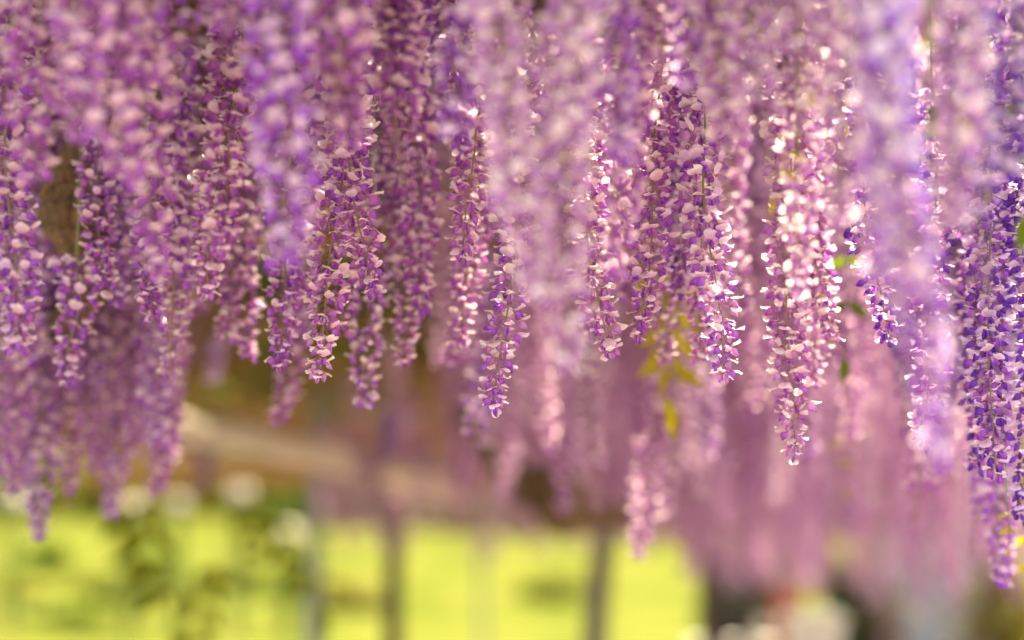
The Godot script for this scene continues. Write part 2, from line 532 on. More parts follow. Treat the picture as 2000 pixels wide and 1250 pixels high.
func _ready():
	# ---- camera
	var cam := Camera3D.new()
	cam.name = "camera"
	cam.position = CAM
	cam.rotation_degrees = Vector3(PITCH, 0, 0)
	var lens := CameraAttributesPhysical.new()
	lens.frustum_focal_length = 59.14
	lens.frustum_focus_distance = 1.70
	lens.exposure_aperture = 1.40
	lens.frustum_near = 0.05
	lens.frustum_far = 400.0
	cam.attributes = lens
	cam.current = true
	add_child(cam)
	# ---- sky, sun, exposure
	var we := WorldEnvironment.new()
	we.name = "environment"
	var env := Environment.new()
	env.background_mode = Environment.BG_SKY
	var sky := Sky.new()
	var sm := ProceduralSkyMaterial.new()
	sm.sky_top_color = Color(0.62, 0.66, 0.74)
	sm.sky_horizon_color = Color(0.96, 0.93, 0.89)
	sm.sky_curve = 0.18
	sm.ground_bottom_color = Color(0.30, 0.30, 0.18)
	sm.ground_horizon_color = Color(0.55, 0.55, 0.42)
	sm.sky_energy_multiplier = 1.0
	sky.sky_material = sm
	env.sky = sky
	env.tonemap_mode = Environment.TONE_MAPPER_LINEAR
	env.tonemap_exposure = 5.4
	env.sdfgi_enabled = true
	env.ssao_enabled = true
	env.ssil_enabled = true
	we.environment = env
	add_child(we)
	var sun := DirectionalLight3D.new()
	sun.name = "sun"
	sun.light_energy = 1.6
	sun.light_color = Color(1.0, 0.93, 0.80)
	sun.light_angular_distance = 0.5
	sun.shadow_enabled = true
	add_child(sun)
	sun.look_at_from_position(Vector3(0.25, 0.86, -0.70), Vector3.ZERO)

	# ---- materials
	mats.petal = vcol_mat(0.6, 1.0, 0.3)
	mats.stem = vcol_mat(0.5, 0.0)
	mats.leaf = vcol_mat(0.65, 1.0, 0.25)
	mats.bark_v = vcol_mat(0.9, 0.0)
	mats.timber = wood_mat(lin(0.09, 0.04, 0.016), lin(0.26, 0.125, 0.045), lin(0.44, 0.24, 0.10), Vector3(1.2, 1.2, 1.2), 11)
	mats.timber2 = wood_mat(lin(0.34, 0.17, 0.055), lin(0.50, 0.27, 0.10), lin(0.56, 0.34, 0.15), Vector3(1.2, 1.2, 1.2), 15)
	mats.pale = wood_mat(lin(0.42, 0.30, 0.20), lin(0.56, 0.42, 0.30), lin(0.62, 0.50, 0.38), Vector3(2, 2, 2), 21)
	mats.log = wood_mat(lin(0.68, 0.52, 0.38), lin(0.80, 0.66, 0.50), lin(0.84, 0.72, 0.58), Vector3(2, 2, 2), 25)
	mats.bark = wood_mat(lin(0.03, 0.018, 0.010), lin(0.16, 0.085, 0.035), lin(0.34, 0.19, 0.085), Vector3(13, 7, 13), 31)
	mats.bark.heightmap_scale = 2.0
	mats.dark_bark = wood_mat(lin(0.025, 0.016, 0.014), lin(0.045, 0.03, 0.026), lin(0.07, 0.05, 0.042), Vector3(4, 2, 4), 41)
	mats.grey_bark = wood_mat(lin(0.07, 0.05, 0.055), lin(0.11, 0.085, 0.09), lin(0.16, 0.13, 0.13), Vector3(4, 2, 4), 45)
	mats.steel = wood_mat(lin(0.14, 0.16, 0.20), lin(0.17, 0.19, 0.23), lin(0.20, 0.22, 0.26), Vector3(3, 3, 3), 51)
	mats.stone = wood_mat(lin(0.50, 0.46, 0.40), lin(0.62, 0.58, 0.50), lin(0.70, 0.66, 0.58), Vector3(2, 2, 2), 61)
	mats.lawn = StandardMaterial3D.new()
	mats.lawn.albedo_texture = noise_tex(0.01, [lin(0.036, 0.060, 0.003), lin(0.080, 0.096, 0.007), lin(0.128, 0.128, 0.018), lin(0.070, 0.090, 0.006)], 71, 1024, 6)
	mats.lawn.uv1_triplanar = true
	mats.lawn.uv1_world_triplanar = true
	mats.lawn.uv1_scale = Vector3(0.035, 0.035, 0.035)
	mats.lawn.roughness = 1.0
	mats.lawn.metallic_specular = 0.1
	mats.path = wood_mat(lin(0.34, 0.27, 0.20), lin(0.42, 0.34, 0.26), lin(0.46, 0.39, 0.30), Vector3(0.8, 0.8, 0.8), 81)
	mats.wall = wood_mat(lin(0.22, 0.25, 0.30), lin(0.28, 0.31, 0.36), lin(0.32, 0.35, 0.40), Vector3(1, 1, 1), 91)
	mats.red = wood_mat(lin(0.30, 0.05, 0.03), lin(0.36, 0.07, 0.04), lin(0.40, 0.09, 0.05), Vector3(2, 2, 2), 95)

	build_ground()
	build_pergola()
	build_background()
	make_flowers()
	make_joined()
	build_racemes()
	build_leaves()

func build_ground():
	var st := begin()
	# one sheet, level under the pergola and rising as a grassy bank behind it
	var xs := []
	for i in 141:
		var t := i / 70.0 - 1.0
		xs.append(25.0 * t + 115.0 * t * t * t)
	var zs := [60.0, 30.0, 10.0, 0.0, -10.0, -18.0, -20.0, -22.0, -24.0, -25.0, -26.0, -27.0, -28.0, -29.0, -30.0, -31.0, -32.0, -33.0, -34.0, -35.0, -36.0, -37.0, -38.0, -39.0, -40.0, -41.0, -42.0, -43.0, -44.0, -46.0, -48.0, -53.0, -60.0, -72.0, -90.0, -110.0, -140.0, -220.0]
	grid_mesh(st, xs.size() - 1, zs.size() - 1, func(i: int, j: int):
		var z: float = zs[j]
		var x: float = xs[i]
		var y := (1.55 - 0.03 * clampf(x, -15.0, 15.0)) * smoothstep(-24.0, -46.0, z) + 0.10 * sin(x * 0.5 + z * 0.3) * smoothstep(-20.0, -36.0, z) + 0.05 * sin(x * 1.3 - z * 0.7) * smoothstep(-20.0, -30.0, z) + 9.0 * smoothstep(-60.0, -130.0, z)
		return [Vector3(x, y, z), Color.WHITE])
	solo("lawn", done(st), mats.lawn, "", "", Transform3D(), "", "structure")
	var pt := begin()
	grid_mesh(pt, 6, 10, func(i: int, j: int): return [Vector3(lerpf(-5.0, 7.0, i / 6.0), 0.006, lerpf(4.0, -17.5, j / 10.0)), Color.WHITE])
	solo("path", done(pt), mats.path, "", "", Transform3D(), "", "structure")

func build_pergola():
	var pg := thing("pergola", "brown timber pergola whose beams and rafters carry the hanging wisteria", "pergola")
	var x0 := -6.0
	var x1 := 8.0
	var r := RandomNumberGenerator.new()
	r.seed = 5
	var cross := box_mesh(Vector3(x1 - x0, 0.17, 0.13), 0.012)
	var k := 0
	for z in [-2.75, -4.9, -7.0, -8.7, -10.4, -12.3, -14.3, -16.3]:
		part("beam" if k == 0 else "beam_%03d" % k, cross, mats.timber, pg, Transform3D(Basis(), Vector3((x0 + x1) / 2, ROOF + 0.085 + 0.003 * (k % 3), z)))
		k += 1
	var raft := box_mesh(Vector3(0.075, 0.09, 15.6), 0.008)
	k = 0
	var x := x0 + 0.2
	while x < x1:
		part("rafter" if k == 0 else "rafter_%03d" % k, raft, mats.timber, pg, Transform3D(Basis(Vector3.UP, r.randf_range(-0.006, 0.006)), Vector3(x, ROOF + 0.22 + r.randf_range(0, 0.012), -9.0)))
		x += 0.62
		k += 1
	k = 0
	for z in [-8.7, -16.3]:
		for px in [-5.8, 4.4, 7.5]:
			post(pg, "post" if k == 0 else "post_%03d" % k, px, z, 0.0, ROOF, 0.075, mats.timber)
			k += 1
	# lower pale log that slopes away to the right
	var st := begin()
	var a := at(330, 832, 6.2)
	var b := at(900, 968, 8.6)
	var pts := []
	var rad := []
	for i in 13:
		var t := i / 12.0
		pts.append(a.lerp(b, t) + Vector3(0, 0.03 * sin(t * 3.0) + r.randf_range(-0.01, 0.01), 0))
		rad.append(lerpf(0.055, 0.075, t) * r.randf_range(0.93, 1.07))
	tube(st, pts, rad, 14, func(_t: float): return Color.WHITE)
	solo("timber_log", done(st), mats.log, "pale weathered log sloping down to the right below the brown beams", "log")
	# gnarled limbs of the wisteria
	limb("gnarled brown wisteria limb with rough bark showing between racemes at left", [at(210, -40, 2.3), at(190, 250, 2.12), at(162, 360, 2.05), at(152, 440, 2.03), at(172, 535, 2.1), at(110, 640, 2.4), at(-120, 700, 3.0)], [0.026, 0.028, 0.044, 0.042, 0.030, 0.022, 0.02])
	limb("thick brown wisteria limb hanging behind the cluster at far left top", [at(470, -60, 1.45), at(375, 8, 1.5), at(330, -30, 1.7), at(400, 370, 2.9), at(410, 600, 3.1), at(300, 780, 3.6)], [0.02, 0.022, 0.022, 0.028, 0.03, 0.025])
	limb("brown wisteria limb crossing the top edge right of centre", [at(1000, -60, 1.5), at(1100, 12, 1.5), at(1240, 22, 1.52), at(1340, 85, 1.56), at(1480, 30, 1.7), at(1560, -80, 1.9)], [0.016, 0.018, 0.02, 0.019, 0.016, 0.014])
	limb("short stub of brown limb ending among the pink racemes right of centre", [at(900, 800, 5.2), at(1000, 930, 4.8), at(1080, 960, 4.6), at(1100, 1005, 4.6), at(1230, 1010, 5.0)], [0.03, 0.04, 0.075, 0.055, 0.03])

func limb(label: String, pts: Array, rad: Array):
	var c := Curve3D.new()
	for i in pts.size():
		var t: Vector3 = (pts[mini(i + 1, pts.size() - 1)] - pts[maxi(i - 1, 0)]) / 6.0
		c.add_point(pts[i], -t, t)
	var n := 40
	var ps := []
	var rs := []
	var r := RandomNumberGenerator.new()
	r.seed = pts.size() * 13
	for k in n + 1:
		var f := float(k) / n * (pts.size() - 1)
		var i := mini(int(f), pts.size() - 2)
		ps.append(c.sample(i, f - i) + Vector3(r.randfn(), r.randfn(), r.randfn()) * 0.004)
		rs.append(lerpf(rad[i], rad[i + 1], f - i) * r.randf_range(0.82, 1.2))
	var st := begin()
	tube(st, ps, rs, 14, func(_t: float): return Color.WHITE)
	solo("wisteria_limb", done(st), mats.bark, label, "vine limb")

func ground_y(x: float, z: float) -> float:
	return (1.55 - 0.03 * clampf(x, -15.0, 15.0)) * smoothstep(-24.0, -46.0, z) + 0.10 * sin(x * 0.5 + z * 0.3) * smoothstep(-20.0, -36.0, z) + 0.05 * sin(x * 1.3 - z * 0.7) * smoothstep(-20.0, -30.0, z) + 9.0 * smoothstep(-60.0, -130.0, z)

func build_background():
	var p: Vector3
	# uprights that stand before the lawn
	var put := func(called, label, cat, mat, px, d, r0, lean, top):
		var q := at(px, 1250, d)
		var st := begin()
		var pts := []
		var rad := []
		for k in 9:
			var t := k / 8.0
			pts.append(Vector3(q.x + lean * t + 0.02 * sin(t * 5.0 + px), lerpf(-0.02, top, t), q.z))
			rad.append(r0 * (1.2 - 0.3 * t))
		tube(st, pts, rad, 12, func(_t: float): return Color.WHITE)
		solo(called, done(st), mat, label, cat)
	put.call("wisteria_vine", "slim dark wisteria trunk before the bright lawn left of the frame's centre", "vine", mats.dark_bark, 783, 9.5, 0.055, -0.1, 2.4)
	put.call("wisteria_vine", "wider grey-brown leaning trunk between the two yellow-green lawn patches", "vine", mats.grey_bark, 1140, 8.5, 0.06, 0.2, 2.4)
	put.call("metal_pole", "slim blue-grey pole standing on the lawn left of the dark trunk", "pole", mats.steel, 618, 10.0, 0.05, 0.0, 2.4)
	put.call("metal_pole", "thin faint grey pole between the dark trunk and the leaning trunk", "pole", mats.steel, 945, 15.0, 0.022, 0.0, 2.5)
	put.call("wisteria_vine", "dark trunk at the right end of the yellow-green lawn patches", "vine", mats.dark_bark, 1400, 9.0, 0.07, -0.08, 2.4)
	put.call("wisteria_vine", "thin dark trunk beside the red-brown post at lower right", "vine", mats.dark_bark, 1450, 10.0, 0.05, 0.05, 2.4)
	# things at lower right
	p = at(1540, 1250, 13.0)
	var rp := thing("timber_post", "short red-brown timber post behind the cream block at lower right", "post", Vector3(p.x, 0, p.z))
	part("shaft", box_mesh(Vector3(0.22, 1.0, 0.22), 0.02), mats.red, rp, Transform3D(Basis(), Vector3(0, 0.5, 0)))
	part("cap", box_mesh(Vector3(0.28, 0.06, 0.28), 0.015), mats.red, rp, Transform3D(Basis(), Vector3(0, 1.03, 0)))
	p = at(1590, 1250, 11.0)
	var cb := thing("stone_block", "cream stone block standing low at lower right before the dark shrub", "stone block", Vector3(p.x, 0, p.z))
	part("plinth", box_mesh(Vector3(0.34, 0.86, 0.34), 0.02), mats.stone, cb, Transform3D(Basis(), Vector3(0, 0.43, 0)))
	part("cap", box_mesh(Vector3(0.40, 0.08, 0.40), 0.02), mats.stone, cb, Transform3D(Basis(), Vector3(0, 0.90, 0)))
	p = at(1480, 1250, 16.0)
	var lw := thing("stone_kerb", "low pale grey stone wall along the bottom edge at lower right", "low wall", Vector3(p.x, 0, p.z))
	part("wall_body", box_mesh(Vector3(1.25, 0.34, 0.4), 0.03), mats.stone, lw, Transform3D(Basis(), Vector3(0, 0.17, 0)))
	part("coping", box_mesh(Vector3(1.35, 0.07, 0.5), 0.02), mats.stone, lw, Transform3D(Basis(), Vector3(0, 0.377, 0)))
	p = at(1835, 1250, 15.0)
	var sh := thing("garden_shed", "small blue-grey shed wall seen at lower right under the racemes", "shed", Vector3(p.x, 0, p.z))
	part("wall", box_mesh(Vector3(0.95, 1.9, 0.9), 0.02), mats.wall, sh, Transform3D(Basis(), Vector3(0, 0.95, 0)))
	part("roof", box_mesh(Vector3(1.15, 0.10, 1.1), 0.03), mats.dark_bark, sh, Transform3D(Basis(), Vector3(0, 1.953, 0)))
	p = at(1675, 1250, 13.5)
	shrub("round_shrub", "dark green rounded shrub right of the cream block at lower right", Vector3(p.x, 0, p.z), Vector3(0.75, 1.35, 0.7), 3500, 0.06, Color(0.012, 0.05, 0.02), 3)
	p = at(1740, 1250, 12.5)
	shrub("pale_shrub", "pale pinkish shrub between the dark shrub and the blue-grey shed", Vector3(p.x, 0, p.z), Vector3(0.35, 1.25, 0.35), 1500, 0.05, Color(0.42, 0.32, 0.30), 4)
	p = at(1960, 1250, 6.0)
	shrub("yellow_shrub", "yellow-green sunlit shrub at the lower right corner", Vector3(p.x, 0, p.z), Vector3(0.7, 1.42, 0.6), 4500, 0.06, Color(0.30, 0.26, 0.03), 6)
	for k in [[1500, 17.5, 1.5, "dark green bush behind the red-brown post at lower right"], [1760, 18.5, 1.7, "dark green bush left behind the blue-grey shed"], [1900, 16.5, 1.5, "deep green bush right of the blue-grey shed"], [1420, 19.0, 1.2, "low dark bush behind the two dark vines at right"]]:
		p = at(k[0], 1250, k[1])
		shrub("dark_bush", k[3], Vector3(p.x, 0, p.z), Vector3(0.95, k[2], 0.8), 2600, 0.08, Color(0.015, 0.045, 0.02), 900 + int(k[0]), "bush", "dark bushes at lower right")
	for k in [[1700, 1215, 14.0, Color(0.75, 0.10, 0.05), "small red flower ball near the dark round shrub"], [1790, 1190, 14.0, Color(0.85, 0.83, 0.80), "small white flower ball left of the blue-grey shed"], [1480, 1225, 14.0, Color(0.80, 0.78, 0.72), "small white flower ball left of the red-brown post"]]:
		var fp := at(k[0], k[1], k[2])
		var fb := thing("flower_ball", k[4], "flower", Vector3(fp.x, 0, fp.z), 0.0)
		var fs := begin()
		tube(fs, [Vector3.ZERO, Vector3(0.02, fp.y * 0.5, 0), Vector3(0, fp.y, 0)], [0.012, 0.009, 0.006], 5, func(_t: float): return Color(0.05, 0.08, 0.02))
		part("stem", done(fs), mats.stem, fb)
		var fm := begin()
		fm.set_smooth_group(-1)
		var fr := RandomNumberGenerator.new()
		fr.seed = int(k[0])
		for q in 320:
			var dd := Vector3(fr.randfn(), fr.randfn(), fr.randfn()).normalized() * pow(fr.randf(), 0.35) * 0.09
			var bb := any_basis(fr, 0.035)
			fm.set_color(k[3])
			for v in [Vector3(0, 0, 0), Vector3(0.45, 0.1, 0.5), Vector3(0, 0, 1), Vector3(0, 0, 0), Vector3(0, 0, 1), Vector3(-0.45, 0.1, 0.5)]:
				fm.add_vertex(Vector3(0, fp.y, 0) + dd + bb * v)
		part("petals", done(fm), mats.leaf, fb).set_meta("kind", "stuff")
	# low timber screen behind: heavy boards one above another
	var scr := thing("timber_screen", "low screen of heavy brown boards hanging behind the pale log", "timber screen", Vector3(0, 0, -12.6))
	var tones := [mats.timber, mats.timber2, mats.timber, mats.pale, mats.timber, mats.timber2, mats.timber]
	var yy := 2.37
	for i in 7:
		var h: float = [0.11, 0.075, 0.095, 0.06, 0.085, 0.075, 0.06][i]
		part("board" if i == 0 else "board_%03d" % i, box_mesh(Vector3(6.6, h, 0.06), 0.012), tones[i], scr, Transform3D(Basis(Vector3.BACK, [0.004, -0.006, 0.005, -0.007, 0.004, -0.003, 0.005][i]), Vector3(-0.1, yy - h / 2, 0.075 * (i % 2))))
		yy -= h - 0.012
	for i in 3:
		part("upright" if i == 0 else "upright_%03d" % i, box_mesh(Vector3(0.08, 0.85, 0.08), 0.01), mats.timber2, scr, Transform3D(Basis(), Vector3([-3.2, 0.55, 3.0][i], 2.1, -0.12)))
	var hr := RandomNumberGenerator.new()
	hr.seed = 808
	var hd := thing("hedge", "long mixed green hedge along the top of the bank behind the shrubs", "hedge", Vector3(0, 0, -50))
	var hl := begin()
	hl.set_smooth_group(-1)
	for i in 24000:
		var x := hr.randf_range(-22.0, 20.0)
		var y := 2.7 * pow(hr.randf(), 0.8) * (0.85 + 0.15 * sin(x * 1.7) + 0.1 * sin(x * 4.1))
		var p2 := Vector3(x, ground_y(x, -50.0) + y, hr.randf_range(-0.8, 0.8))
		var bb := any_basis(hr, hr.randf_range(0.2, 0.36))
		hl.set_color(shade(Color(0.12, 0.17, 0.02).lerp(Color(0.34, 0.31, 0.04), smoothstep(0.3, 0.9, 0.5 + 0.5 * sin(x * 0.9 + 0.6))), hr.randf_range(0.7, 1.35)))
		for q in [Vector3(0, 0, 0), Vector3(0.3, 0.06, 0.5), Vector3(0, 0, 1), Vector3(0, 0, 0), Vector3(0, 0, 1), Vector3(-0.3, 0.06, 0.5)]:
			hl.add_vertex(p2 + bb * q)
	part("foliage", done(hl), mats.leaf, hd).set_meta("kind", "stuff")
	# trees beyond the bank
	var tr := [[-8, "dark green tree beyond the bank at the far left"], [120, "yellow-green tree beyond the bank over the left white blossoms"], [330, "dense dark tree beyond the bank under the low left cluster"], [500, "light green tree beyond the bank below the pale log"], [680, "tall dark tree beyond the bank above the blue-grey pole"], [900, "green tree beyond the bank behind the slim dark trunk"], [1130, "dark tree beyond the bank behind the limb stub"], [1380, "green tree beyond the bank at the right patch's end"], [1620, "dark tree beyond the bank behind the cream block"], [1850, "yellow-green tree beyond the bank over the shed"], [2080, "dark tree beyond the bank at the far right"]]
	var tc := [Color(0.03, 0.06, 0.012), Color(0.12, 0.15, 0.02), Color(0.025, 0.05, 0.012), Color(0.09, 0.12, 0.02), Color(0.03, 0.055, 0.015)]
	for i in tr.size():
		var z := -54.0 - (i % 3) * 3.0
		var xw: float = (tr[i][0] - 1000.0) / FPX * (-z)
		far_tree(tr[i][1], Vector3(xw, ground_y(xw, z) - 0.1, z), 8.0 + (i % 4) * 1.1, tc[i % 5], 60 + i)
	# shrubs along the top of the bank
	var gl := [Color(0.24, 0.28, 0.025), Color(0.32, 0.32, 0.03), Color(0.12, 0.17, 0.02), Color(0.38, 0.34, 0.03)]
	var rows := [[-40, "yellowish shrub on the bank at the far left end"], [90, "dark green shrub on the bank under the left hand racemes"], [200, "mid green shrub on the bank beside the first white blossom"], [330, "broad yellow-green shrub on the bank below the pale log's left end"], [430, "dark shrub on the bank between two white blossom clumps"], [520, "bright green shrub on the bank below the pale log's middle"], [640, "yellow shrub on the bank left of the blue-grey pole's top"], [760, "dark green shrub on the bank behind the slim dark trunk"], [880, "olive shrub on the bank behind the soft low pink raceme"], [1000, "green shrub on the bank hidden mostly by pink racemes"], [1250, "yellow-green shrub on the bank behind the right lawn patch"], [1500, "dark shrub on the bank beyond the red-brown post"]]
	for i in rows.size():
		var z := -45.0 - (i % 3) * 1.5
		var xw: float = (rows[i][0] - 1000.0) / FPX * (-z)
		shrub("bank_shrub", rows[i][1], Vector3(xw, ground_y(xw, z) - 0.05, z), Vector3(3.0, 2.0 + 0.5 * (i % 2), 1.6), 3200, 0.14, gl[i % 4], 20 + i, "shrub", "shrubs along the bank")
	var cl := [[60, 1110, 0], [150, 1180, 1], [215, 1120, 2], [330, 1085, 1], [400, 1190, 0], [470, 1100, 2], [560, 1120, 1], [690, 1140, 0], [840, 1110, 1], [1010, 1170, 0], [1090, 1110, 2], [1230, 1160, 0], [1330, 1150, 1], [290, 1200, 0], [500, 1200, 2], [90, 1050, 1]]
	var cn := ["pale yellow", "fresh green", "olive green"]
	var cw := ["near the left edge", "under the left cluster", "below the left white disc", "under the closed bud tail", "below the olive leaf spray", "below the cream blossom clump", "beside the white disc by the pole", "right of the blue-grey pole", "right of the slim dark vine", "in the middle lawn patch", "left of the leaning vine", "right of the leaning vine", "at the right patch's end", "near the bottom edge at left", "low left of the pole", "at the lawn's upper left"]
	for i in [0, 1, 2, 3, 5, 6, 7, 10, 15]:
		var d := lerpf(34.0, 23.5, (cl[i][1] - 1050.0) / 150.0)
		var q := at(cl[i][0], cl[i][1], d)
		shrub("lawn_clump", "low %s clump of leaves on the lawn %s" % [cn[cl[i][2]], cw[i]], Vector3(q.x, ground_y(q.x, q.z) - 0.03, q.z), Vector3(1.2 + 0.5 * (i % 3), 0.30 + 0.12 * (i % 4), 0.8), 800, 0.15, [Color(0.34, 0.32, 0.05), Color(0.24, 0.31, 0.03), Color(0.20, 0.22, 0.025)][cl[i][2]], 500 + i, "leaf clump", "leaf clumps on the lawn")
	# white blossom clumps that catch the sun
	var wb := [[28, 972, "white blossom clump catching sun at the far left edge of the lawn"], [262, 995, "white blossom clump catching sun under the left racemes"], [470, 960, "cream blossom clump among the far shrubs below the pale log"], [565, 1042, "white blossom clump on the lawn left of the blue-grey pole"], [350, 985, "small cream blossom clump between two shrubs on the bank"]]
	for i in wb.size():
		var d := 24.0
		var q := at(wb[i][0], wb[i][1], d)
		var root := thing("blossom_shrub", wb[i][2], "flowering shrub", Vector3(q.x, ground_y(q.x, q.z), q.z), 0.0, "white flowering shrubs on the lawn")
		var gy := ground_y(q.x, q.z)
		var fr := RandomNumberGenerator.new()
		fr.seed = 700 + i
		var fl := begin()
		fl.set_smooth_group(-1)
		for s in 500:
			var hh := fr.randf()
			var sp := 0.09 + 0.2 * sin(PI * minf(1.0, hh * 0.9 + 0.1))
			var pp := Vector3(fr.randfn() * sp * 0.5, hh * (q.y - gy - 0.08), fr.randfn() * sp * 0.5)
			var bb := any_basis(fr, 0.09)
			fl.set_color(shade(Color(0.10, 0.14, 0.015), fr.randf_range(0.7, 1.5)))
			for v in [Vector3(0, 0, 0), Vector3(0.3, 0.06, 0.5), Vector3(0, 0, 1), Vector3(0, 0, 0), Vector3(0, 0, 1), Vector3(-0.3, 0.06, 0.5)]:
				fl.add_vertex(pp + bb * v)
		part("foliage", done(fl), mats.leaf, root).set_meta("kind", "stuff")
		var st := begin()
		for s in 5:
			var a := TAU * s / 5
			tube(st, [Vector3(cos(a) * 0.03, -0.02, sin(a) * 0.03), Vector3(cos(a) * 0.06, (q.y - gy) * 0.6, sin(a) * 0.06), Vector3(cos(a) * 0.05, q.y - gy, sin(a) * 0.05)], [0.012, 0.009, 0.004], 4, func(_t: float): return Color(0.08, 0.10, 0.03))
		part("stems", done(st), mats.bark_v, root)
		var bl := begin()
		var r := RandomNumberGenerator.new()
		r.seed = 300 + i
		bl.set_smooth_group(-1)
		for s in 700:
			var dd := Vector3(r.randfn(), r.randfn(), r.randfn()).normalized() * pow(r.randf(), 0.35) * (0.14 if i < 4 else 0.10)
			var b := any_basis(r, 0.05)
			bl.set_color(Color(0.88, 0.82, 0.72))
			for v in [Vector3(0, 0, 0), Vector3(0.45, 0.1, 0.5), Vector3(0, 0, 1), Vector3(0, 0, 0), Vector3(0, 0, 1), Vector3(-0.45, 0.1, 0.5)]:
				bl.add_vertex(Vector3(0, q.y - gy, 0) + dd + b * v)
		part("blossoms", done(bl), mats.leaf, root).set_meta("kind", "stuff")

const BEHIND := [[40, "at the left edge"], [165, "near the rough limb"], [330, "above the bud tail"], [480, "above the brown hollow"], [620, "behind the bare-stemmed raceme"], [760, "behind the purple-tipped short raceme"], [880, "left of the centre raceme"], [1010, "right of the centre raceme"], [1190, "behind the close sharp pair"], [1320, "by the yellow leaf"], [1420, "behind the glaring raceme"], [1560, "behind the lowest pale raceme"], [1690, "by the upright green leaf"], [1830, "behind the big lavender raceme"], [1960, "at the right edge"]]
const BEYOND := [[700, "over the slim dark vine"], [920, "below the centre raceme"], [1080, "round the limb stub"], [1220, "over the leaning vine"], [1380, "over the right lawn patch"], [1540, "over the red-brown post"], [1680, "over the round dark shrub"], [1830, "over the blue-grey shed"], [1960, "over the yellow shrub"]]
const NTH := ["first", "second", "third", "fourth", "fifth", "sixth", "seventh", "eighth", "ninth", "tenth", "eleventh", "twelfth", "thirteenth", "fourteenth", "fifteenth", "sixteenth", "seventeenth", "eighteenth", "nineteenth", "twentieth"]

# racemes that look alike are told apart by the landmark they hang at and their order there, counted from the left
func place_labelled(list: Array, marks: Array, where: String, group: String):
	list.sort_custom(func(a, b): return a[0] < b[0])
	var count := {}
	for e in list:
		var best = marks[0]
		for m in marks:
			if absf(m[0] - e[0]) < absf(best[0] - e[0]): best = m
		var tone: String = ["mauve", "lilac", "violet", "pale pink", "pale lavender"][e[2]]
		var key: String = tone + best[1]
		count[key] = count.get(key, -1) + 1
		joined_raceme(e[1], e[2], "%s %s raceme from the left, %s, %s" % [NTH[mini(count[key], 19)], tone, where, best[1]], group, e[3], e[4], e[5])

